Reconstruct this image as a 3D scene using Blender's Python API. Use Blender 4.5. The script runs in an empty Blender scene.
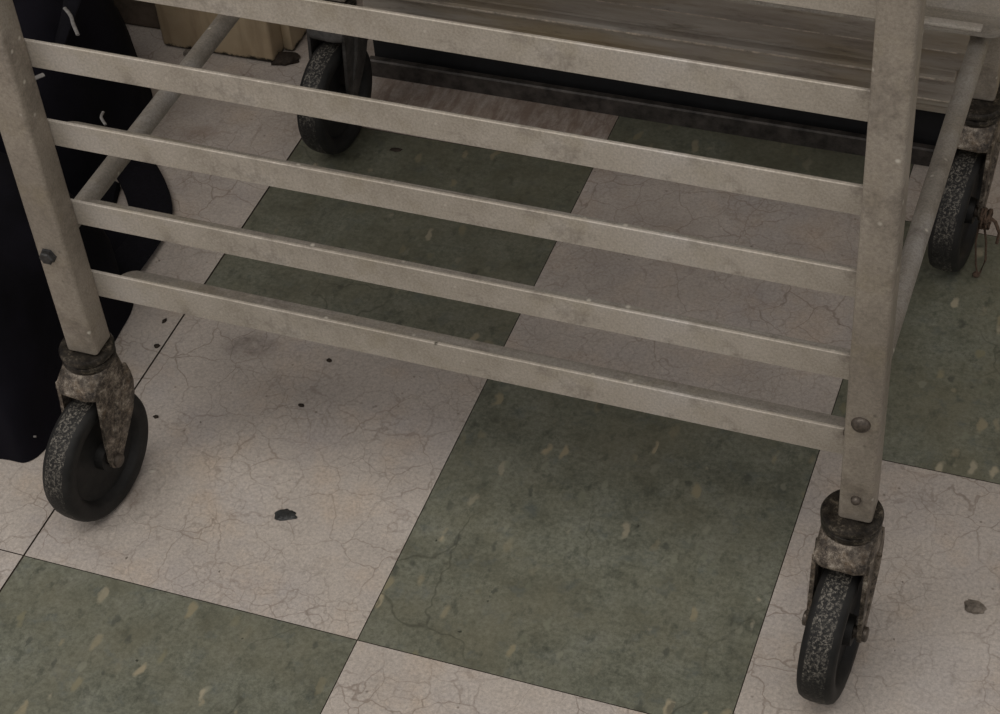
import bpy, bmesh, math, random
from mathutils import Vector, Matrix, Euler, noise
random.seed(7)
S = bpy.context.scene
C = S.collection
PI = math.pi
T = 0.3048

# ------------------------------------------------------------------ helpers
def obj(name, bm, mats, parent=None, loc=None, smooth=False):
    me = bpy.data.meshes.new(name)
    bmesh.ops.recalc_face_normals(bm, faces=bm.faces[:])
    bm.to_mesh(me); bm.free()
    for m in (mats if isinstance(mats, (list, tuple)) else [mats]):
        me.materials.append(m)
    o = bpy.data.objects.new(name, me)
    C.objects.link(o)
    if smooth:
        for p in me.polygons: p.use_smooth = True
        try: me.set_sharp_from_angle(angle=math.radians(38))
        except Exception: pass
    if parent is not None: o.parent = parent
    if loc is not None: o.location = loc
    return o

def thing(name, label, cat, loc=(0, 0, 0), rz=0, group=None):
    o = bpy.data.objects.new(name, None); C.objects.link(o)
    o.location = loc; o.rotation_euler = (0, 0, rz)
    o.empty_display_size = 0.05
    return tag(o, label, cat, group)

def tag(o, label, cat, group=None):
    o['label'] = label; o['category'] = cat
    if group: o['group'] = group
    return o

def struct(o):
    o['kind'] = 'structure'; return o

def copy_tree(o, parent=None):
    c = o.copy(); C.objects.link(c)
    if parent is not None: c.parent = parent
    for ch in list(o.children): copy_tree(ch, c)
    return c

def box(bm, x0, x1, y0, y1, z0, z1, bev=0.0, seg=2, mat=0):
    r = bmesh.ops.create_cube(bm, size=1.0)
    vs = r['verts']
    for v in vs:
        v.co = Vector(((x0 + x1) / 2 + v.co.x * (x1 - x0), (y0 + y1) / 2 + v.co.y * (y1 - y0), (z0 + z1) / 2 + v.co.z * (z1 - z0)))
    fs = set(f for v in vs for f in v.link_faces)
    for f in fs: f.material_index = mat
    if bev > 0:
        es = list(set(e for v in vs for e in v.link_edges))
        bmesh.ops.bevel(bm, geom=es, offset=bev, segments=seg, profile=0.5, affect='EDGES')

def prism(bm, pts, axis, a, b, bev=0.0, mat=0):
    """polygon pts (2D) extruded along axis from a to b. axis x: pts=(y,z); y: (x,z); z: (x,y)"""
    def mk(p, t):
        if axis == 'x': return (t, p[0], p[1])
        if axis == 'y': return (p[0], t, p[1])
        return (p[0], p[1], t)
    A = [bm.verts.new(mk(p, a)) for p in pts]
    B = [bm.verts.new(mk(p, b)) for p in pts]
    n = len(pts)
    fs = [bm.faces.new(A), bm.faces.new(B[::-1])]
    for i in range(n):
        fs.append(bm.faces.new((A[i], B[i], B[(i + 1) % n], A[(i + 1) % n])))
    for f in fs: f.material_index = mat
    if bev > 0:
        es = list(set(e for f in fs[:2] for e in f.edges))
        bmesh.ops.bevel(bm, geom=es, offset=bev, segments=2, profile=0.5, affect='EDGES')

def lathe(bm, prof, seg=48, axis='z', mats=None, center=(0, 0, 0)):
    """prof: list of (r, h). axis 'x' or 'z' or 'y'"""
    rings = []
    cx, cy, cz = center
    for r, h in prof:
        ring = []
        if r < 1e-6:
            p = (0, 0, h)
            pts = [p]
        else:
            pts = [(r * math.cos(2 * PI * k / seg), r * math.sin(2 * PI * k / seg), h) for k in range(seg)]
        for p in pts:
            if axis == 'x': q = (p[2], p[0], p[1])
            elif axis == 'y': q = (p[0], p[2], p[1])
            else: q = p
            ring.append(bm.verts.new((q[0] + cx, q[1] + cy, q[2] + cz)))
        rings.append(ring)
    for i in range(len(rings) - 1):
        a, b = rings[i], rings[i + 1]
        for k in range(seg):
            if len(a) == 1 and len(b) == 1: continue
            if len(a) == 1: f = bm.faces.new((a[0], b[k], b[(k + 1) % seg]))
            elif len(b) == 1: f = bm.faces.new((a[k], b[0], a[(k + 1) % seg]))
            else: f = bm.faces.new((a[k], b[k], b[(k + 1) % seg], a[(k + 1) % seg]))
            if mats: f.material_index = mats[i]
    return rings

def tube(bm, pts, rad, seg=12, mat=0, cap=True, flat=None):
    """pts: points; rad float or list. flat=(w,h): elliptical/flat section"""
    P = [Vector(p) for p in pts]
    rings = []
    up = Vector((0, 0, 1))
    for i, p in enumerate(P):
        d = (P[min(i + 1, len(P) - 1)] - P[max(i - 1, 0)]).normalized()
        u = up if abs(d.dot(up)) < 0.95 else Vector((1, 0, 0))
        a = d.cross(u).normalized(); b = a.cross(d).normalized()
        r = rad[i] if isinstance(rad, (list, tuple)) else rad
        ra, rb = (r, r) if flat is None else flat
        rings.append([bm.verts.new(p + a * (math.cos(2 * PI * k / seg) * ra) + b * (math.sin(2 * PI * k / seg) * rb)) for k in range(seg)])
    for i in range(len(rings) - 1):
        for k in range(seg):
            f = bm.faces.new((rings[i][k], rings[i + 1][k], rings[i + 1][(k + 1) % seg], rings[i][(k + 1) % seg])); f.material_index = mat
    if cap:
        bm.faces.new(rings[0][::-1]).material_index = mat; bm.faces.new(rings[-1]).material_index = mat

# ------------------------------------------------------------------ materials
class N:
    def __init__(s, name, rough=0.6, metallic=0.0, spec=0.5):
        s.m = bpy.data.materials.new(name); s.m.use_nodes = True
        s.t = s.m.node_tree; s.b = s.t.nodes['Principled BSDF']
        s.b.inputs['Roughness'].default_value = rough
        s.b.inputs['Metallic'].default_value = metallic
        s.b.inputs['Specular IOR Level'].default_value = spec
        s.co = s.t.nodes.new('ShaderNodeTexCoord').outputs['Object']
    def n(s, ty, **kw):
        x = s.t.nodes.new('ShaderNode' + ty)
        for k, v in kw.items(): setattr(x, k, v)
        return x
    def l(s, a, b): s.t.links.new(a, b)
    def map(s, sc=(1, 1, 1), rot=(0, 0, 0), loc=(0, 0, 0), src=None):
        x = s.n('Mapping'); x.inputs['Scale'].default_value = sc; x.inputs['Rotation'].default_value = rot; x.inputs['Location'].default_value = loc
        s.l(src or s.co, x.inputs['Vector']); return x.outputs[0]
    def noise(s, scale, detail=4, rough=0.6, vec=None, dist=0.0):
        x = s.n('TexNoise'); x.inputs['Scale'].default_value = scale; x.inputs['Detail'].default_value = detail
        x.inputs['Roughness'].default_value = rough; x.inputs['Distortion'].default_value = dist
        s.l(vec or s.co, x.inputs['Vector']); return x.outputs['Fac']
    def noisecol(s, scale, vec=None):
        x = s.n('TexNoise'); x.inputs['Scale'].default_value = scale; x.inputs['Detail'].default_value = 3
        s.l(vec or s.co, x.inputs['Vector']); return x.outputs['Color']
    def vor(s, scale, feature='F1', vec=None, out='Distance', rnd=1.0):
        x = s.n('TexVoronoi', feature=feature); x.inputs['Scale'].default_value = scale; x.inputs['Randomness'].default_value = rnd
        s.l(vec or s.co, x.inputs['Vector']); return x.outputs[out]
    def ramp(s, fac, stops, interp='LINEAR'):
        x = s.n('ValToRGB'); x.color_ramp.interpolation = interp
        e = x.color_ramp.elements
        while len(e) < len(stops): e.new(0.5)
        for i, (p, c) in enumerate(stops):
            e[i].position = p
            if isinstance(c, (int, float)): c = (c, c, c)
            e[i].color = (c[0], c[1], c[2], 1)
        s.l(fac, x.inputs['Fac']); return x.outputs['Color']
    def mix(s, fac, a, b, mode='MIX'):
        x = s.n('Mix', data_type='RGBA', blend_type=mode)
        for val, i in ((fac, 0), (a, 6), (b, 7)):
            if isinstance(val, (int, float)): x.inputs[i].default_value = val
            elif isinstance(val, tuple): x.inputs[i].default_value = (val[0], val[1], val[2], 1)
            else: s.l(val, x.inputs[i])
        return x.outputs[2]
    def math(s, op, a, b=0.0, clamp=False):
        x = s.n('Math', operation=op, use_clamp=clamp)
        for val, i in ((a, 0), (b, 1)):
            if isinstance(val, (int, float)): x.inputs[i].default_value = val
            else: s.l(val, x.inputs[i])
        return x.outputs[0]
    def add(s, v, w):
        x = s.n('VectorMath', operation='ADD'); s.l(v, x.inputs[0])
        if isinstance(w, tuple): x.inputs[1].default_value = w
        else: s.l(w, x.inputs[1])
        return x.outputs[0]
    def warp(s, amt, scale, vec=None):
        c = s.noisecol(scale, vec)
        a = s.n('VectorMath', operation='SUBTRACT'); s.l(c, a.inputs[0]); a.inputs[1].default_value = (.5, .5, .5)
        b = s.n('VectorMath', operation='SCALE'); s.l(a.outputs[0], b.inputs[0]); b.inputs['Scale'].default_value = amt
        return s.add(vec or s.co, b.outputs[0])
    def col(s, c):
        if isinstance(c, tuple): s.b.inputs['Base Color'].default_value = (*c, 1)
        else: s.l(c, s.b.inputs['Base Color'])
    def bump(s, h, strength=0.3, dist=0.001):
        x = s.n('Bump'); x.inputs['Strength'].default_value = strength; x.inputs['Distance'].default_value = dist
        s.l(h, x.inputs['Height']); s.l(x.outputs[0], s.b.inputs['Normal'])
    def rough(s, r): s.l(r, s.b.inputs['Roughness'])

def white_tile_mat():
    m = N('white_tile', 0.55, spec=0.35)
    big = m.noise(7, 5, 0.6)
    c = m.ramp(big, [(0.3, (.44, .395, .355)), (0.5, (.52, .465, .415)), (0.7, (.49, .45, .425))])
    warm = m.ramp(m.noise(16, 4, 0.65, m.add(m.co, (3.1, 1.2, 0))), [(0.50, 0.0), (0.72, 1.0)])
    c = m.mix(m.math('MULTIPLY', warm, .55), c, (.52, .415, .32))
    grey = m.ramp(m.noise(11, 5, 0.7, m.add(m.co, (7.7, 5.2, 0))), [(0.52, 0.0), (0.75, 1.0)])
    c = m.mix(m.math('MULTIPLY', grey, .5), c, (.36, .33, .33))
    fine = m.ramp(m.noise(330, 6, 0.85), [(0.3, .62), (0.7, 1.30)])
    c = m.mix(1.0, c, fine, 'MULTIPLY')
    # hairline craze cracks, stronger in some places
    w = m.warp(.035, 24)
    w = m.warp(.004, 120, w)
    e1 = m.vor(27, 'DISTANCE_TO_EDGE', w)
    l1 = m.ramp(e1, [(0.006, 1.0), (0.022, 0.0)])
    e2 = m.vor(62, 'DISTANCE_TO_EDGE', m.warp(.016, 50))
    l2 = m.ramp(e2, [(0.01, 1.0), (0.045, 0.0)])
    k1 = m.ramp(m.noise(9, 3, 0.6, m.add(m.co, (2.2, 8.8, 0))), [(0.38, 0.10), (0.62, .62)])
    k2 = m.ramp(m.noise(13, 3, 0.6, m.add(m.co, (9.2, 4.8, 0))), [(0.42, 0.0), (0.62, .42)])
    c = m.mix(m.math('MULTIPLY', l1, k1), c, (.20, .155, .125))
    c = m.mix(m.math('MULTIPLY', l2, k2), c, (.22, .18, .15))
    fl = m.vor(95, 'F1', m.map((1, .45, 1), (0, 0, -.3), (.1, .3, 0), m.warp(.012, 80)))
    fk = m.ramp(m.noise(16, 3, .6, m.add(m.co, (3.2, 7.8, 0))), [(0.45, 0.0), (0.65, .40)])
    c = m.mix(m.math('MULTIPLY', m.ramp(fl, [(0.12, 1.0), (0.3, 0.0)]), fk), c, (.27, .24, .21))
    def stain(x, y, rx, ry, colr, amt, c):
        q = m.map((1 / rx, 1 / ry, 0), (0, 0, 0), (-x / rx, -y / ry, 0), m.warp(.035, 45))
        ln = m.n('VectorMath', operation='LENGTH'); m.l(q, ln.inputs[0])
        k = m.ramp(ln.outputs['Value'], [(0.35, 1.0), (1.0, 0.0)])
        kk = m.ramp(m.noise(90, 4, .75), [(0.35, .25), (0.65, 1.0)])
        return m.mix(m.math('MULTIPLY', m.math('MULTIPLY', k, kk), amt), c, colr)
    c = stain(.078, .284, .034, .022, (.16, .135, .12), .75, c)
    c = stain(.056, .088, .022, .016, (.25, .20, .165), .6, c)
    c = stain(-.108, .560, .030, .020, (.20, .13, .09), .5, c)
    c = stain(.655, .145, .02, .05, (.26, .21, .18), .45, c)
    # small dark specks
    sp = m.ramp(m.vor(34, 'F1', m.warp(.01, 150)), [(0.035, 1.0), (0.06, 0.0)])
    ks = m.ramp(m.noise(37, 1, 0.5, m.add(m.co, (4.2, 1.8, 0))), [(0.55, 0.0), (0.6, .8)])
    c = m.mix(m.math('MULTIPLY', sp, ks), c, (.08, .065, .05))
    sp = m.ramp(m.vor(75, 'F1'), [(0.05, 1.0), (0.12, 0.0)])
    ks = m.ramp(m.noise(29, 2, 0.5, m.add(m.co, (1.2, 6.8, 0))), [(0.49, 0.0), (0.60, .7)])
    c = m.mix(m.math('MULTIPLY', sp, ks), c, (.14, .11, .085))
    # traffic wear: worn brown tile against the cabinet skid
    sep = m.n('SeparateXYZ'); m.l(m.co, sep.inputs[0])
    near = m.n('MapRange'); m.l(sep.outputs['Y'], near.inputs[0]); near.inputs[1].default_value = .585; near.inputs[2].default_value = .64
    left = m.n('MapRange'); m.l(sep.outputs['X'], left.inputs[0]); left.inputs[1].default_value = -.02; left.inputs[2].default_value = .06
    left2 = m.n('MapRange'); m.l(sep.outputs['X'], left2.inputs[0]); left2.inputs[1].default_value = .34; left2.inputs[2].default_value = .30
    streak = m.ramp(m.noise(60, 4, 0.75, m.map((1.6, .35, 1))), [(0.35, 0.25), (0.6, 1.0)])
    f = m.math('MULTIPLY', m.math('MULTIPLY', near.outputs[0], left.outputs[0]), m.math('MULTIPLY', left2.outputs[0], streak))
    c = m.mix(m.math('MULTIPLY', f, .85), c, (.17, .115, .085))
    # mottled brown darkening, stronger under the rack and towards the wall
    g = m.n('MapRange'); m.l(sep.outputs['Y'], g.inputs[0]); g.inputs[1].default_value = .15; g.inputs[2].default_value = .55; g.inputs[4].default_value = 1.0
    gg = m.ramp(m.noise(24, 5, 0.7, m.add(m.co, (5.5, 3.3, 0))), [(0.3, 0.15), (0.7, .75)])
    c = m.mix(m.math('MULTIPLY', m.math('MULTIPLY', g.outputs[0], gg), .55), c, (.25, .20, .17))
    m.col(c)
    m.bump(m.math('SUBTRACT', m.noise(60, 3), m.math('MULTIPLY', l1, .4)), 0.12, 0.0006)
    m.rough(m.ramp(m.noise(30, 3), [(0.3, .42), (0.7, .62)]))
    return m.m

def green_tile_mat():
    m = N('green_tile', 0.5, spec=0.4)
    c = m.ramp(m.noise(26, 6, 0.7), [(0.3, (.102, .106, .079)), (0.5, (.163, .169, .129)), (0.72, (.203, .208, .167))])
    c = m.mix(1.0, c, m.ramp(m.noise(220, 5, 0.8), [(0.3, .55), (0.7, 1.42)]), 'MULTIPLY')
    ol = m.ramp(m.noise(9, 3, 0.6, m.add(m.co, (5, 2, 0))), [(0.42, 0.0), (0.68, 1.0)])
    c = m.mix(m.math('MULTIPLY', ol, .42), c, (.17, .155, .10))
    bl = m.ramp(m.noise(45, 4, 0.7, m.add(m.co, (1, 9, 0))), [(0.55, 0.0), (0.7, 1.0)])
    c = m.mix(m.math('MULTIPLY', bl, .4), c, (.10, .12, .12))
    dk = m.ramp(m.noise(70, 4, 0.7, m.map((1, .6, 1), (0, 0, .1))), [(0.56, 0.0), (0.70, 1.0)])
    c = m.mix(m.math('MULTIPLY', dk, .6), c, (.045, .052, .04))
    # pressed-in vinyl chips, longer along the tile
    v1 = m.map((1.0, .42, 1.0), (0, 0, -.12), src=m.warp(.012, 70))
    d = m.ramp(m.vor(68, 'F1', v1), [(0.18, 1.0), (0.30, 0.0)])
    k = m.n('SeparateColor'); m.l(m.vor(68, 'F1', v1, 'Color'), k.inputs[0])
    pick = m.ramp(k.outputs[0], [(0.52, 0.0), (0.80, 1.0)], 'LINEAR')
    tint = m.ramp(k.outputs[1], [(0.0, (.20, .19, .12)), (0.55, (.34, .29, .19)), (1.0, (.42, .38, .28))])
    c = m.mix(m.math('MULTIPLY', m.math('MULTIPLY', d, pick), .85), c, tint)
    v2 = m.map((1.0, .5, 1.0), (0, 0, .25), (.3, .1, 0), m.warp(.01, 90))
    d2 = m.ramp(m.vor(95, 'F1', v2), [(0.2, 1.0), (0.34, 0.0)])
    k2 = m.n('SeparateColor'); m.l(m.vor(95, 'F1', v2, 'Color'), k2.inputs[0])
    p2 = m.ramp(k2.outputs[0], [(0.72, 0.0), (0.78, 1.0)])
    t2 = m.ramp(k2.outputs[1], [(0.3, (.055, .06, .05)), (0.6, (.20, .21, .15)), (0.9, (.25, .25, .19))])
    c = m.mix(m.math('MULTIPLY', m.math('MULTIPLY', d2, p2), .6), c, t2)
    sp = m.ramp(m.vor(30, 'F1', m.warp(.01, 150)), [(0.03, 1.0), (0.05, 0.0)])
    ks = m.ramp(m.noise(31, 1, 0.5, m.add(m.co, (4.2, 1.8, 0))), [(0.5, 0.0), (0.56, .9)])
    c = m.mix(m.math('MULTIPLY', sp, ks), c, (.02, .02, .015))
    cr = m.ramp(m.vor(7, 'DISTANCE_TO_EDGE', m.warp(.09, 14)), [(0.002, 1.0), (0.009, 0.0)])
    kc = m.ramp(m.noise(5, 2, 0.5, m.add(m.co, (2, 2, 0))), [(0.5, 0.0), (0.6, .55)])
    c = m.mix(m.math('MULTIPLY', cr, kc), c, (.05, .05, .035))
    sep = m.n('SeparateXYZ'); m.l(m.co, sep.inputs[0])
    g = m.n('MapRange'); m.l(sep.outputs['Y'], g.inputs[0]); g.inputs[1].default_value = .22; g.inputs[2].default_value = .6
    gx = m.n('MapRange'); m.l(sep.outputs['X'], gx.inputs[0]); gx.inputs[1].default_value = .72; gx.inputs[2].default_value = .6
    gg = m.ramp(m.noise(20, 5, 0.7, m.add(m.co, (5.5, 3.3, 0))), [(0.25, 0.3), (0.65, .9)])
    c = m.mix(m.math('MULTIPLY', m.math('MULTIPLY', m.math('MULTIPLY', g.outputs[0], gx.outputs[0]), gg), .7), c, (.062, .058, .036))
    m.col(c)
    m.bump(m.noise(90, 4), 0.15, 0.0006)
    m.rough(m.ramp(m.noise(30, 3), [(0.3, .38), (0.7, .58)]))
    return m.m

def aluminium_mat(name='aluminium', base=((.34, .30, .245), (.48, .435, .375), (.52, .485, .445)), metallic=0.25, along=(1, 1, 1)):
    m = N(name, 0.5, metallic, 0.5)
    c = m.ramp(m.noise(9, 6, 0.65, m.map(along)), [(0.3, base[0]), (0.52, base[1]), (0.72, base[2])])
    yl = m.ramp(m.noise(22, 4, 0.65, m.add(m.co, (3, 1, 4))), [(0.52, 0.0), (0.72, 1.0)])
    c = m.mix(m.math('MULTIPLY', yl, .35), c, (.30, .25, .15))
    dk = m.ramp(m.noise(17, 5, 0.75, m.add(m.co, (8, 1, 2))), [(0.53, 0.0), (0.68, 1.0)])
    c = m.mix(m.math('MULTIPLY', dk, .62), c, (.15, .125, .105))
    fine = m.ramp(m.noise(520, 4, 0.8), [(0.3, .72), (0.7, 1.22)])
    c = m.mix(1.0, c, fine, 'MULTIPLY')
    sp = m.ramp(m.vor(62, 'F1'), [(0.06, 1.0), (0.14, 0.0)])
    ks = m.ramp(m.noise(40, 1, 0.5, m.add(m.co, (2, 7, 1))), [(0.50, 0.0), (0.58, 1.0)])
    c = m.mix(m.math('MULTIPLY', sp, ks), c, (.70, .66, .58))
    sp = m.ramp(m.vor(55, 'F1', m.add(m.co, (.4, .3, .2))), [(0.05, 1.0), (0.12, 0.0)])
    ks = m.ramp(m.noise(33, 1, 0.5, m.add(m.co, (6, 3, 1))), [(0.60, 0.0), (0.66, .9)])
    c = m.mix(m.math('MULTIPLY', sp, ks), c, (.06, .05, .035))
    m.col(c)
    m.rough(m.ramp(m.noise(40, 4, .7), [(0.3, .38), (0.7, .68)]))
    m.bump(m.noise(420, 3, .7), 0.10, 0.0003)
    return m.m

def grimy_metal_mat():
    m = N('grimy_zinc', 0.5, 0.45, 0.5)
    c = m.ramp(m.noise(120, 8, 0.85), [(0.38, (.02, .016, .014)), (0.48, (.11, .09, .072)), (0.56, (.26, .22, .175)), (0.66, (.55, .50, .43))])
    rust = m.ramp(m.noise(50, 4, 0.7, m.add(m.co, (2, 3, 1))), [(0.55, 0.0), (0.72, 1.0)])
    c = m.mix(m.math('MULTIPLY', rust, .55), c, (.17, .105, .05))
    bk = m.ramp(m.noise(38, 3, 0.7, m.add(m.co, (6, 3, 8))), [(0.52, 0.0), (0.64, 1.0)])
    c = m.mix(m.math('MULTIPLY', bk, .5), c, (.03, .025, .02))
    m.col(c)
    m.bump(m.noise(160, 5, .7), 0.6, 0.0012)
    m.rough(m.ramp(m.noise(90, 3), [(0.3, .3), (0.7, .7)]))
    return m.m

def race_mat():
    m = N('greasy_black_steel', 0.4, 0.5, 0.5)
    c = m.ramp(m.noise(110, 7, 0.85), [(0.38, (.012, .010, .009)), (0.54, (.045, .038, .030)), (0.64, (.20, .17, .13)), (0.72, (.40, .35, .28))])
    m.col(c); m.bump(m.noise(160, 4), .4, .001); m.rough(m.ramp(m.noise(60, 3), [(0.3, .25), (0.7, .6)]))
    return m.m

def rubber_mat(name, dust):
    m = N(name, 0.6, 0, 0.3)
    c = m.ramp(m.noise(60, 4, 0.7), [(0.3, (.007, .007, .007)), (0.7, (.019, .018, .017))])
    if dust:
        d = m.ramp(m.noise(430, 6, 0.8), [(0.49, 0.0), (0.60, 1.0)])
        k = m.ramp(m.noise(30, 3, .6, m.add(m.co, (1, 4, 2))), [(0.38, 0.15), (0.6, 1.0)])
        c = m.mix(m.math('MULTIPLY', d, m.math('MULTIPLY', k, dust)), c, (.36, .33, .28))
    m.col(c); m.bump(m.noise(140, 5, .7), .6 if dust else .2, .0014)
    return m.m

def simple(name, c, rough=.7, metallic=0.0, var=.3, scale=40, spec=.4, bump=.15):
    m = N(name, rough, metallic, spec)
    m.col(m.ramp(m.noise(scale, 5, .7), [(0.3, tuple(x * (1 - var) for x in c)), (0.7, tuple(min(1, x * (1 + var)) for x in c))]))
    m.bump(m.noise(scale * 3, 4), bump, .001)
    return m.m

def cloth_mat():
    m = N('black_cloth', 0.95, 0, 0.12)
    m.col(m.ramp(m.noise(9, 4, .6), [(0.35, (.0035, .0033, .0045)), (0.65, (.0085, .0078, .012))]))
    m.bump(m.noise(420, 2), .3, .0006)
    return m.m

def cream_mat():
    m = N('cream_paint', 0.55, 0, 0.4)
    c = m.ramp(m.noise(12, 5, .65), [(0.3, (.40, .30, .19)), (0.7, (.50, .41, .28))])
    st = m.ramp(m.noise(40, 4, .7, m.map((1, 1, .12))), [(0.50, 0.0), (0.66, 1.0)])
    c = m.mix(m.math('MULTIPLY', st, .35), c, (.16, .11, .065))
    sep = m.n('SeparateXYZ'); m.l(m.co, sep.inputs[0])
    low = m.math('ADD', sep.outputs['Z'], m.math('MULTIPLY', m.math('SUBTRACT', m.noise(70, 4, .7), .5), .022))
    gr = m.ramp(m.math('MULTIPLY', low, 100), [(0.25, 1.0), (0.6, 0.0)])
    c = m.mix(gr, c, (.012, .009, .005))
    m.col(c); m.bump(m.noise(90, 4), .2, .001)
    return m.m

def cabinet_mat():
    m = N('brushed_steel', 0.5, 0.15, 0.5)
    c = m.ramp(m.noise(14, 6, .7, m.map((.25, 1, 2.5))), [(0.3, (.24, .20, .165)), (0.5, (.40, .355, .305)), (0.72, (.56, .53, .48))])
    ol = m.ramp(m.noise(7, 3, .6, m.map((.6, 1, 3), (0, 0, 0), (2, 1, 3))), [(0.45, 0.0), (0.65, 1.0)])
    c = m.mix(m.math('MULTIPLY', ol, .6), c, (.34, .26, .14))
    dk = m.ramp(m.noise(45, 5, .75, m.map((.3, 1, 1.6))), [(0.55, 0.0), (0.7, 1.0)])
    c = m.mix(m.math('MULTIPLY', dk, .6), c, (.08, .065, .05))
    m.col(c); m.bump(m.noise(150, 4, .7, m.map((.12, 1, 1))), .3, .0008)
    m.rough(m.ramp(m.noise(30, 3), [(0.3, .4), (0.7, .65)]))
    return m.m

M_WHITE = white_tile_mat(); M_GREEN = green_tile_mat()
M_GROUT = simple('dark_joint', (.045, .035, .025), .9)
M_ALU = aluminium_mat()
M_POST = aluminium_mat('aluminium_post', ((.23, .20, .165), (.375, .33, .275), (.43, .39, .34)), .25, (1, 1, .5))
M_LEDGE = aluminium_mat('scuffed_ledge', ((.19, .17, .145), (.34, .31, .27), (.50, .47, .43)), .3, (.12, 6, 1))
M_RIDGE_LIT = simple('lit_ridge_edge', (.55, .48, .40), .45, .3, .45, 120)  # pale colour for light caught on the cabinet ridges
M_TUBE = aluminium_mat('round_tube', ((.24, .215, .18), (.36, .33, .29), (.46, .44, .42)), .5)
M_ZINC = grimy_metal_mat(); M_RACE = race_mat()
M_RUB = rubber_mat('black_rubber', 0); M_TREAD = rubber_mat('dusty_tread', .6)
M_BOLT = simple('dark_bolt', (.055, .055, .055), .4, .6, .6, 150)
M_BOLT2 = simple('worn_bolt', (.11, .092, .077), .4, .6, .5, 200)
M_CLOTH = cloth_mat(); M_WEB = simple('black_webbing', (.006, .0055, .008), .9, 0, .4, 300, .15)
M_GREYTAB = simple('grey_piping', (.22, .21, .20), .6, 0, .3, 200)
M_CREAM = cream_mat(); M_CAB = cabinet_mat()
M_SKID = simple('blackened_steel', (.055, .048, .043), .5, .2, .7, 60)
M_DARK = simple('black_recess', (.008, .008, .009), .8, 0, .3)
M_GUM = simple('black_gum', (.028, .03, .03), .35, 0, .6, 250, .5, .6)
M_PEB = simple('grey_brown_grit', (.17, .145, .12), .8, 0, .6, 200, .3, .6)
M_CRUMB = simple('dark_crumb', (.03, .022, .016), .8, 0, .5, 200, .3, .6)
M_STRING = simple('brown_string', (.10, .065, .045), .9, 0, .5, 300)
M_WALL = simple('wall_paint', (.35, .31, .25), .7, 0, .08, 6)
M_PAN = simple('pan_aluminium', (.35, .34, .32), .5, .6, .2, 30)

# ------------------------------------------------------------------ floor: vinyl tiles laid on a dark bed
def build_floor():
    bm = bmesh.new()
    box(bm, -3.4, 3.6, -3.2, 2.3, -0.06, -0.0012, mat=2)
    gx = {0: 0.0, 1: .3055, 2: .6085}
    def X(i): return gx.get(i, i * T - (0.0011 if i > 2 else 0))
    def Yj(j, i=5):
        if j == 2: return .6210 if i < 0 else .6125
        if j == 1: return T + (.0026 if i < 0 else .0020 if i == 0 else .0006 if i == 1 else 0)
        return j * T
    g = .0004
    for i in range(-11, 12):
        for j in range(-10, 7):
            green = (i + j) % 2 != 0 and i >= 0
            x0, x1, y0, y1 = X(i) + g, X(i + 1) - g, Yj(j, i) + g, Yj(j + 1, i) - g
            if i < 0: x1 -= .0009; y0 += .0003
            vs = [bm.verts.new(p) for p in ((x0, y0, 0), (x1, y0, 0), (x1, y1, 0), (x0, y1, 0))]
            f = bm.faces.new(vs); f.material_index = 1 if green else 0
            for a in range(4):
                p, q = vs[a], vs[(a + 1) % 4]
                bm.faces.new((q, p, bm.verts.new((p.co.x, p.co.y, -.0012)), bm.verts.new((q.co.x, q.co.y, -.0012)))).material_index = 2
    return struct(obj('floor', bm, [M_WHITE, M_GREEN, M_GROUT]))
build_floor()
bm = bmesh.new(); box(bm, -3.4, 3.6, 1.5, 1.62, 0, 2.7)
struct(obj('wall_back', bm, M_WALL))

# ------------------------------------------------------------------ the wheeled sheet pan rack
XL0, XL1 = .0345, .0620         # left posts
XR0, XR1 = .6640, .6885         # right posts
YN0, YN1 = .0900, .1150         # near posts
YF0, YF1 = .5960, .6210         # far posts
ZP, ZT = .166, 1.74
rack = thing('sheet_pan_rack', 'worn aluminium sheet pan rack with slanting slide rails standing on four black casters', 'pan rack', ((XL0 + XR1) / 2, .3475, 0))
RO = Vector(rack.location)

def rel(o, world):
    o.location = Vector(world); return o

def post(x0, x1, y0, y1):
    bm = bmesh.new()
    w, d = (x1 - x0) / 2, (y1 - y0) / 2
    box(bm, -w, w, -d, d, ZP, ZT, bev=.0028, seg=3)
    return obj('post', bm, M_POST, rack, (x0 + w - RO.x, y0 + d - RO.y, 0), smooth=True)

def bolt_head(parent, off, r, mat, hexa=False):
    bm = bmesh.new()
    if hexa:
        lathe(bm, [(r * 1.15, 0), (r * 1.15, .0008), (r, .0012), (r, .0045), (r * .8, .0055), (0, .0055)], seg=6 if hexa else 20, axis='y')
    else:
        lathe(bm, [(r, 0), (r * .98, .0012), (r * .8, .003), (r * .45, .0042), (0, .0045)], seg=20, axis='y')
    for v in bm.verts: v.co.y = -v.co.y
    o = obj('bolt', bm, mat, parent, off, smooth=not hexa)
    return o
pNL = post(XL0, XL1, YN0, YN1); pNR = post(XR0, XR1, YN0, YN1)
pFL = post(XL0 + .002, XL1 + .002, YF0, YF1); pFR = post(XR0 - .001, XR1 - .001, YF0, YF1)
b = bolt_head(pNL, (-.003, -.0125, .272), .0062, M_BOLT, True); b['label'] = 'black hexagonal bolt head'
b = bolt_head(pNR, (-.001, -.0125, .267), .0068, M_BOLT2); b['label'] = 'worn round bolt head'
b = bolt_head(pNR, (0, -.0125, .190), .0038, M_BOLT2)

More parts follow.
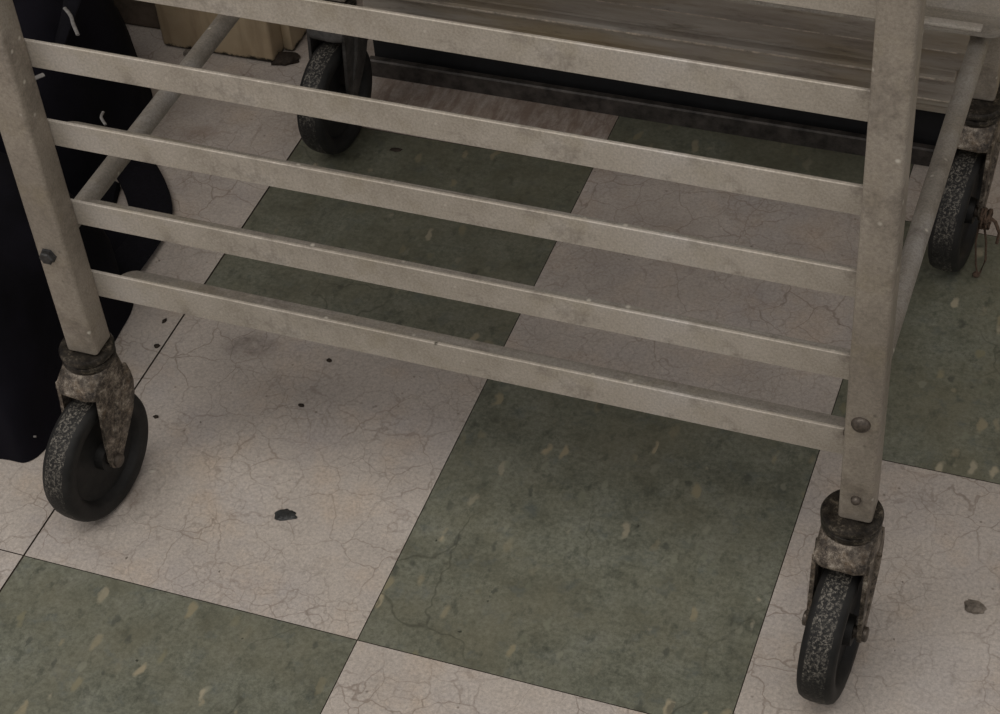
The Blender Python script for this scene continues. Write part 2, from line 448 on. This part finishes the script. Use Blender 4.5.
def rail_mesh(lx, rx, ledge, h, t=.0028):
    """angle slide: upright flange at y=0 facing -y, ledge at the bottom going +y; x from 0. lx/rx: where the ledge starts/ends"""
    bm = bmesh.new()
    F0, F1 = .042, .684
    box(bm, F0, F1, 0, t, 0, h, bev=.0006, seg=1)
    r = .015
    arc = [k * PI / 2 / 6 for k in range(7)]
    pts = [(lx, t * .5)] + [(lx + r - r * math.cos(a), ledge - r + r * math.sin(a)) for a in arc]
    pts += [(rx - r + r * math.cos(a), ledge - r + r * math.sin(a)) for a in arc][::-1] + [(rx, t * .5)]
    prism(bm, pts, 'z', 0.0, t, mat=1)
    if lx < .05: box(bm, lx + .020, rx - .020, ledge - .0105, ledge - .0015, t * .9, t * 2.3, bev=.0014, seg=2)
    for v in bm.verts: v.co.x -= (F0 + F1) / 2
    me = bpy.data.meshes.new('slide_rail'); bmesh.ops.recalc_face_normals(bm, faces=bm.faces[:]); bm.to_mesh(me); bm.free(); me.materials.append(M_ALU); me.materials.append(M_LEDGE)
    for pl in me.polygons: pl.use_smooth = True
    me.set_sharp_from_angle(angle=math.radians(35))
    return me
XC = (.042 + .684) / 2
me_low = rail_mesh(.0670, .668, .0338, .0268)
me_far = rail_mesh(.0415, .684, .0325, .0237)
me_up = rail_mesh(.0505, .672, .0275, .0237)
zs = [.2050, .2808, .3578, .4287, .5034, .5786]
while len(zs) < 21: zs.append(zs[-1] + .0742)
for k, z in enumerate(zs):
    slope = .0086 if k < 3 else .0098
    for side in (0, 1):
        o = bpy.data.objects.new('slide_rail', (me_low if k == 0 else me_up) if side == 0 else me_far); C.objects.link(o); o.parent = rack
        if side == 0:
            o.location = (XC - RO.x, YN1 - RO.y, z + (.660 - XC) * slope)
            o.rotation_euler = (0, slope, 0)
        else:
            o.location = (XC + .008 - RO.x, YF0 - RO.y, z + .0515)
            o.rotation_euler = (0, 0, PI)

def cross_tube(x0, z0, x1, z1):
    bm = bmesh.new()
    a = Vector((x0, YN1 - .001, z0)) - RO; b_ = Vector((x1, YF0 + .001, z1)) - RO
    mid = (a + b_) / 2
    pts = [a - mid + (b_ - a) * (i / 8) for i in range(9)]
    tube(bm, pts, .0084, 24)
    # flared weld collars
    for s, e in ((pts[0], 1), (pts[-1], -1)):
        tube(bm, [s, s + Vector((0, .006 * e, 0)), s + Vector((0, .010 * e, 0))], [.0092, .0090, .0084], 24, cap=False)
    return obj('cross_tube', bm, M_TUBE, rack, mid, smooth=True)
cross_tube(.0370, .2660, .0405, .2640)
cross_tube(.6685, .2300, .6695, .2360)
for xx in (.0505, .6770): cross_tube(xx, 1.72, xx, 1.72)
# top cover sheet
bm = bmesh.new(); box(bm, XL0 - .002, XR1 + .002, YN0 - .002, YF1 + .002, ZT, ZT + .004, .001, 1)
for v in bm.verts: v.co -= RO
obj('top_panel', bm, M_ALU, rack)

# ---- caster; local frame: stem at origin, trail towards +x, axle along y
R, TR, HW = .0590, .024, .0145
def make_fork():
    bm = bmesh.new()
    # crown: hull from bearing circle down to the leg plane with a hood over the wheel
    vs = []
    for k in range(24):
        a = 2 * PI * k / 24
        vs.append(bm.verts.new((.0208 * math.cos(a), .0212 * math.sin(a), .1500)))
    for x, y, z in ((-.019, .014, .1330), (-.019, -.014, .1330), (-.013, .0208, .132), (-.013, -.0208, .132),
                    (.016, .0215, .1320), (.016, -.0215, .1320), (.0265, .0195, .1355), (.0265, -.0195, .1355), (.0305, .012, .1355), (.0305, -.012, .1355),
                    (.0318, .012, .1315), (.0318, -.012, .1315), (.0278, .0200, .1310), (.0278, -.0200, .1310), (.016, .0218, .1300), (.016, -.0218, .1300), (-.013, .0210, .1300), (-.013, -.0210, .1300), (-.019, .014, .1305), (-.019, -.014, .1305)):
        vs.append(bm.verts.new((x, y, z)))
    r = bmesh.ops.convex_hull(bm, input=vs)
    bmesh.ops.delete(bm, geom=[g for g in r['geom_interior'] if isinstance(g, bmesh.types.BMVert)], context='VERTS')
    ed = [e for e in bm.edges if len(e.link_faces) == 2 and e.calc_face_angle() > .5]
    bmesh.ops.bevel(bm, geom=ed, offset=.0014, segments=2, profile=.5, affect='EDGES')
    # legs
    for s in (1, -1):
        ax = (TR, R)
        out = [(-.0170, .136), (-.0195, .125), (-.0200, .114), (-.0175, .102), (-.0110, .089), (.0010, .0750), (.0150, .0580)]
        out += [(ax[0] + .0074 * math.cos(a), ax[1] + .0074 * math.sin(a)) for a in [PI + .15 + k * (PI + .1) / 10 for k in range(11)]]
        out += [(.0312, .066), (.0304, .084), (.0280, .102), (.0262, .118), (.0250, .136)]
        prism(bm, out, 'y', s * .0178, s * .0212, bev=.0007)
        # stiffening bead down the leg
        tube(bm, [(.002, s * .0205, .126), (.008, s * .0205, .104), (.018, s * .0205, .080)], [.0045, .0036, .002], 10)
    return bm
def make_wheel():
    bm = bmesh.new()
    hw = HW
    half = [(.0115, hw * .98), (.0125, hw * .45), (.028, hw * .34), (.0405, hw * .42), (.0430, hw * .80), (.0455, hw * .92), (.0535, hw * .95), (.0565, hw * .84), (.0582, hw * .60), (R, hw * .25)]
    prof = [(.0060, hw * .98)] + half + [(r, -h) for r, h in half[::-1]] + [(.0060, -hw * .98)]
    n = len(prof)
    mats = []
    for i in range(n - 1):
        r = (prof[i][0] + prof[i + 1][0]) / 2
        mats.append(1 if r > .0575 else 0)
    lathe(bm, prof, seg=64, axis='y', mats=mats)
    # sleeve bore
    lathe(bm, [(.0060, -hw * .98), (.0060, hw * .98)], seg=24, axis='y')
    return bm
def make_caster():
    fk = obj('caster', make_fork(), M_ZINC, rack, smooth=True)
    wh = obj('wheel', make_wheel(), [M_RUB, M_TREAD], fk, (TR, 0, R), smooth=True)
    bm = bmesh.new()
    lathe(bm, [(0, .1492), (.0200, .1492), (.0216, .1510), (.0222, .1535), (.0214, .1560), (.0203, .1566), (.0210, .1578), (.0226, .1592), (.0228, .1625), (.0216, .1648), (.0168, .1656), (.0130, .1650), (.0100, .1662), (0, .1662)], seg=40)
    obj('bearing_race', bm, M_RACE, fk, smooth=True)
    bm = bmesh.new()
    lathe(bm, [(0, -.0248), (.0050, -.0248), (.0062, -.0240), (.0062, -.0215), (.0055, -.0212), (.0048, -.0205), (.0048, .0205), (.0050, .0212), (.0060, .0215), (.0060, .0238), (.0048, .0246), (0, .0246)], seg=18, axis='y')
    obj('axle_bolt', bm, M_BOLT2, fk, (TR, 0, R), smooth=True)
    return fk
cast = make_caster()
def put(c, x, y, dx, dy):
    c.location = (x - RO.x, y - RO.y, 0); c.rotation_euler = (0, 0, math.atan2(dy, dx)); return c
put(cast, .0448, .1020, -.12, -.99)
put(copy_tree(cast, rack),  .6725, .1010, -.06, -1.0)
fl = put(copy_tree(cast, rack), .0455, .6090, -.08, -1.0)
put(copy_tree(cast, rack), .6735, .5985, -.09, -1.0)

fl.data = fl.data.copy(); fl.data.materials[0] = simple('shaded_zinc', (.06, .056, .052), .5, .3, .6, 90)  # darker copy of the fork metal: weaker light at this corner painted in
fl['label'] = 'caster with fork darkened for shade'

# ------------------------------------------------------------------ string wound round the far right caster
def string():
    bm = bmesh.new()
    base = Vector((.6935, .562, .062))
    pts = []
    for k in range(40):
        a = k * .95
        pts.append(base + Vector((.004 * math.cos(a * .4) + .003, .009 * math.cos(a), .009 * math.sin(a) - .0)))
    tube(bm, pts, .0013, 6)
    tube(bm, [base + Vector((.004, 0, .004)), base + Vector((.012, -.002, .000)), base + Vector((.017, -.004, -.010)), base + Vector((.016, -.005, -.022))], .0017, 6)
    tube(bm, [base + Vector((.002, 0, -.006)), base + Vector((.006, -.001, -.025)), base + Vector((.008, -.004, -.045)), base + Vector((.005, -.008, -.0575)), base + Vector((.001, -.012, -.0605))], .0011, 6)
    tube(bm, [base + Vector((-.002, 0, -.006)), base + Vector((-.003, -.002, -.028)), base + Vector((.000, -.006, -.050)), base + Vector((.003, -.009, -.0600))], .0010, 6)
    lathe(bm, [(0, -.0025), (.003, -.0015), (.0036, 0), (.003, .0015), (0, .0025)], seg=8, center=tuple(base + Vector((.002, -.010, -.0592))))
    for v in bm.verts: v.co -= base
    return tag(obj('string', bm, M_STRING, None, base, smooth=True), 'frayed brown string tangled on the far right caster and trailing to the floor', 'string')
string()

# ------------------------------------------------------------------ steel cabinet behind the rack
cab = thing('steel_cabinet', 'low grimy steel cabinet with ridged lower front behind the pan rack', 'cabinet', (.34, .70, 0))
CO = Vector(cab.location)
def cpart(name, bm, m, smooth=False):
    for v in bm.verts: v.co -= CO
    return obj(name, bm, m, cab, smooth=smooth)
bm = bmesh.new(); box(bm, .030, .648, .706, 1.25, .064, .90, .003, 2); cpart('body', bm, M_CAB)
bm = bmesh.new(); prism(bm, [(.706, .064), (.7000, .0655), (.6985, .0715), (.7010, .0725), (.7010, .0745), (.6975, .0755), (.6975, .0835), (.6925, .0845), (.6925, .0865), (.7000, .0885), (.7000, .106), (.6935, .1080), (.6915, .1115), (.6935, .1135), (.7000, .1150), (.7015, .1165), (.7015, .118), (.706, .118)], 'x', .030, .6395); cpart('lower_front_panel', bm, M_CAB)
bm = bmesh.new(); prism(bm, [(.706, .1185), (.7000, .1190), (.7000, .1385), (.6960, .1395), (.6960, .1410), (.7000, .1425), (.7000, .172), (.706, .174)], 'x', .030, .650); cpart('upper_front_panel', bm, M_CAB)
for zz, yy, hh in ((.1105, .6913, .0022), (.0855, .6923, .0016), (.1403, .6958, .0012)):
    bm = bmesh.new(); box(bm, .0305, .639, yy - .0006, yy + .001, zz - hh / 2, zz + hh / 2, .0004, 1); cpart('ridge', bm, M_RIDGE_LIT)  # bright strips paint the highlight along each ridge
bm = bmesh.new(); box(bm, .033, .647, .780, 1.20, 0.0005, .0638); box(bm, .0285, .6515, .7135, .7165, .0004, .0638); cpart('toe_base_shade', bm, M_DARK)  # thin black front sheet stands in for the shade under the cabinet
bm = bmesh.new()
prism(bm, [(.6975, .0003), (.6975, .0195), (.6990, .0212), (.7050, .0212), (.7050, .0185), (.7005, .0185), (.7005, .0032), (.710, .0032), (.710, .0003)], 'x', .028, .652)
cpart('floor_skid', bm, M_SKID)
for x in (.05, .62):
    bm = bmesh.new(); box(bm, x - .01, x + .01, .745, .775, .0004, .0640, .001, 1); cpart('foot', bm, M_DARK)

# ------------------------------------------------------------------ cream painted column foot beyond the rack
bm = bmesh.new(); box(bm, -.217, -.082, .690, .96, 0.0003, .62, .004, 3)
# stepped corner trim on the right
box(bm, -.0822, -.070, .715, .955, .0003, .62, .003, 2)
blk = obj('cream_block', bm, M_CREAM, None, smooth=True)
for v in blk.data.vertices: v.co -= Vector((-.15, .825, 0))
blk.location = (-.15, .825, 0)
bm = bmesh.new(); box(bm, -.300, -.2175, .716, .95, .0003, .60, .004, 2)
for v in bm.verts: v.co -= Vector((-.15, .825, 0))
obj('brown_side_panel', bm, simple('dark_brown', (.105, .08, .06), .8, 0, .5, 25), blk)  # set-back panel in mottled dark brown
tag(blk, 'cream painted block with grimy black lower edge beyond the far left caster', 'painted block')
bm = bmesh.new(); box(bm, 0, .22, 0, .20, 0.004, .30, .003, 2)
cb = obj('cream_box', bm, simple('yellowed_cream', (.55, .45, .26), .6, 0, .12, 20), None, (.6725, .792, 0))
cb.rotation_euler = (0, 0, math.radians(-14))
bm = bmesh.new(); box(bm, .01, .21, .01, .19, 0.0, .0045); obj('base', bm, M_DARK, cb)
tag(cb, 'yellowed cream box at the right edge behind the far right caster', 'box')

# ------------------------------------------------------------------ lumps: grime, gum, crumbs
def lump(name, x, y, rx, ry, h, rz, mat, label, cat, seed, group=None, sub=3):
    bm = bmesh.new()
    bmesh.ops.create_icosphere(bm, subdivisions=sub, radius=1.0)
    for v in bm.verts:
        n = noise.noise(v.co * 1.7 + Vector((seed * 3.1, seed, 0))) * .38 + noise.noise(v.co * 4.5 + Vector((seed, 0, seed))) * .18
        c = v.co * (1 + n)
        v.co = Vector((c.x * rx, c.y * ry, max(c.z * h, -.15 * h) + .15 * h))
    o = obj(name, bm, mat, None, (x, y, 0.0001), smooth=True); o.rotation_euler = (0, 0, rz)
    return tag(o, label, cat, group)
lump('chewing_gum', .1955, .104, .0092, .0066, .0016, .2, M_GUM, 'flattened black blob of gum on the white tile left of the centre', 'gum', 3)
lump('grit_lump', .7635, .171, .0085, .0062, .0028, -.2, M_PEB, 'grey brown flattened lump on white tile right of the near right caster', 'debris', 5)
lump('food_crumb', .1560, .2265, .0030, .0022, .0014, 0, M_CRUMB, 'small black crumb on white tile above the blob of gum', 'crumb', 8, sub=2)
lump('food_crumb', .1572, .2863, .0026, .0026, .0012, 0, M_CRUMB, 'dark crumb just in front of the lowest rail on white tile', 'crumb', 11, sub=2)
lump('food_crumb', .1021, .587, .0065, .0030, .0014, .2, M_CRUMB, 'dark flat crumb on green tile behind the fourth rail, right of the far left caster', 'crumb', 14, sub=2)
lump('food_crumb', -.181, .682, .0065, .0045, .006, .2, M_PEB, 'pale and black crumb against the foot of the cream block', 'crumb', 19, sub=2)
lump('grime_clump', -.073, .700, .0165, .0115, .007, .5, M_CRUMB, 'clump of black grime at the right corner of the cream block', 'grime', 22)
lump('food_crumb', -.0148, .2925, .0020, .0034, .0012, 0, M_CRUMB, 'dark crumb near the tile corner beneath the left end of the lowest rail', 'crumb', 25, sub=2)
lump('food_crumb', -.0062, .260, .0032, .0026, .0014, 0, M_CRUMB, 'dark crumb touching the tile joint behind the near left caster', 'crumb', 26, sub=2)
lump('food_crumb', .0348, .1773, .0026, .0020, .0012, 0, M_CRUMB, 'dark crumb on white tile just right of the near left caster fork', 'crumb', 31, sub=2)
lump('food_crumb', .062, .1165, .0035, .0018, .0022, .6, simple('pale_crumb', (.5, .46, .4), .5), 'pale glossy crumb on white tile right of the near left wheel', 'crumb', 27, sub=2)

# ------------------------------------------------------------------ black bags left of the rack
def soft(name, foot, h, mat, parent, inset=.03, seed=0, fold=.004, levels=6, lean=(0, 0), z0=.0008):
    """soft body: footprint polygon smoothed, lofted upward with rounded top, wrinkled"""
    n = len(foot)
    pts = []
    for i in range(n):       # catmull-rom resample
        p0, p1, p2, p3 = [Vector((*foot[(i + k - 1) % n], 0)) for k in range(4)]
        for k in range(8):
            t = k / 8
            pts.append(.5 * ((2 * p1) + (-p0 + p2) * t + (2 * p0 - 5 * p1 + 4 * p2 - p3) * t * t + (-p0 + 3 * p1 - 3 * p2 + p3) * t ** 3))
    cen = sum(pts, Vector()) / len(pts)
    bm = bmesh.new(); rings = []
    for L in range(levels * 2 + 1):
        a = L / (levels * 2)
        z = z0 + h * math.sin(min(a * 1.0, 1) * PI / 2) if L else z0
        s = math.cos(a * PI / 2) ** .35 if a < 1 else .0
        ring = []
        for p in pts:
            q = cen + (p - cen) * (max(s, .02))
            q = Vector((q.x + lean[0] * a, q.y + lean[1] * a, z))
            d = noise.noise(q * 14 + Vector((seed, seed, 0))) * fold * 2 + noise.noise(q * 45 + Vector((seed, 0, 0))) * fold * .6
            if L: q += (p - cen).normalized() * (d - fold) + Vector((0, 0, d * .8))
            ring.append(bm.verts.new(q))
        rings.append(ring)
    m_ = len(pts)
    for i in range(len(rings) - 1):
        for k in range(m_):
            bm.faces.new((rings[i][k], rings[i][(k + 1) % m_], rings[i + 1][(k + 1) % m_], rings[i + 1][k]))
    bm.faces.new(rings[-1]); bm.faces.new(rings[0][::-1])
    return bm
bag = thing('bag_pile', 'two black fabric bags slumped on the floor behind the left post of the rack', 'bag', (-.20, .22, 0))
BO = Vector(bag.location)
def bpart(name, bm, m, smooth=True, parent=bag):
    for v in bm.verts: v.co -= BO
    return obj(name, bm, m, parent, smooth=smooth)
body = bpart('body', soft('body', [(-.050, .096), (-.042, .125), (-.046, .19), (-.0475, .26), (-.060, .315), (-.12, .345), (-.24, .36), (-.44, .33), (-.52, .20), (-.50, .09), (-.30, .066), (-.14, .082), (-.075, .092)], .17, M_CLOTH, bag, seed=2), M_CLOTH)
body.data.name = 'body'
bm = soft('pocket', [(-.085, .098), (-.10, .088), (-.22, .066), (-.34, .058), (-.42, .075), (-.40, .15), (-.20, .16), (-.10, .14)], .11, M_CLOTH, bag, seed=9); bpart('front_pocket', bm, M_CLOTH)
def ribbon(pts, w, t):
    bm = bmesh.new(); tube(bm, pts, w, 12, flat=(w, t)); return bm
def smooth_path(P, k=8):
    P = [Vector(p) for p in P]; out = []
    for i in range(len(P) - 1):
        p0, p1, p2, p3 = P[max(i - 1, 0)], P[i], P[i + 1], P[min(i + 2, len(P) - 1)]
        for j in range(k):
            t = j / k
            out.append(.5 * ((2 * p1) + (-p0 + p2) * t + (2 * p0 - 5 * p1 + 4 * p2 - p3) * t * t + (-p0 + 3 * p1 - 3 * p2 + p3) * t ** 3))
    out.append(P[-1]); return out
bpart('shoulder_strap', ribbon(smooth_path([(-.083, .27, .012), (-.086, .33, .008), (-.088, .395, .006), (-.101, .435, .006), (-.150, .488, .007), (-.22, .53, .010)]), .0215, .005), M_WEB)
bm = bmesh.new(); prism(bm, [(-.062, .31), (-.075, .385), (-.112, .398), (-.134, .410), (-.146, .455), (-.20, .475), (-.20, .31)], 'z', .0008, .0105, bev=.002); bpart('flap', bm, M_CLOTH)
bpart('zip_pull', ribbon([(-.063, .108, .020), (-.054, .1085, .020), (-.045, .110, .020)], .0010, .0010), M_GREYTAB)
bpart('piping', ribbon(smooth_path([(-.168, .472, .206), (-.156, .462, .206), (-.145, .448, .208), (-.134, .436, .206)]), .0018, .0012), M_GREYTAB)
bpart('buckle', ribbon([(-.153, .370, .195), (-.150, .376, .196), (-.145, .385, .195)], .0028, .0015), M_GREYTAB)
bpart('strap_loop', ribbon(smooth_path([(-.066, .352, .192), (-.062, .342, .194), (-.055, .336, .192)]), .0014, .0010), M_GREYTAB)

bpart('second_bag', soft('body', [(-.168, .425), (-.160, .50), (-.162, .555), (-.190, .61), (-.236, .660), (-.280, .690), (-.36, .685), (-.55, .72), (-.70, .70), (-.62, .45), (-.40, .385), (-.40, .380), (-.23, .388)], .20, M_CLOTH, bag, seed=5), M_CLOTH)  # a separate second bag, parented with the first
bpart('handle', ribbon(smooth_path([(-.19, .47, .15), (-.17, .50, .215), (-.20, .55, .235), (-.25, .59, .185)]), .012, .004), M_WEB)

# ------------------------------------------------------------------ camera
cd = bpy.data.cameras.new('camera'); cam = bpy.data.objects.new('camera', cd); C.objects.link(cam)
cam.location = (.823365, -.838855, 1.258079)
rx, ry, rz = .7919148, .0704679, .3458687
cam.rotation_euler = Euler((rx, ry, rz), 'XYZ')
cd.sensor_fit = 'HORIZONTAL'; cd.sensor_width = 36
cd.lens = 36 * 1980.118 / 1000
cd.clip_start = .05
S.camera = cam

# ------------------------------------------------------------------ light
def area(name, loc, size, power, color, rot=(0, 0, 0)):
    l = bpy.data.lights.new(name, 'AREA'); l.shape = 'RECTANGLE'; l.size, l.size_y = size; l.energy = power; l.color = color
    o = bpy.data.objects.new(name, l); C.objects.link(o); o.location = loc; o.rotation_euler = rot; return o
area('ceiling_light', (.5, -.75, 2.6), (1.9, 1.2), 23, (1.0, .955, .89))
area('ceiling_light', (-1.2, -1.6, 2.6), (1.3, .7), 17, (1.0, .95, .89))
W = bpy.data.worlds.new('room_light'); S.world = W; W.use_nodes = True
bg = W.node_tree.nodes['Background']; bg.inputs[0].default_value = (1.0, .965, .955, 1); bg.inputs[1].default_value = .42
S.view_settings.view_transform = 'Standard'; S.view_settings.look = 'None'
S.view_settings.exposure = 0.0; S.view_settings.gamma = 1.0
S.view_settings.use_curve_mapping = False
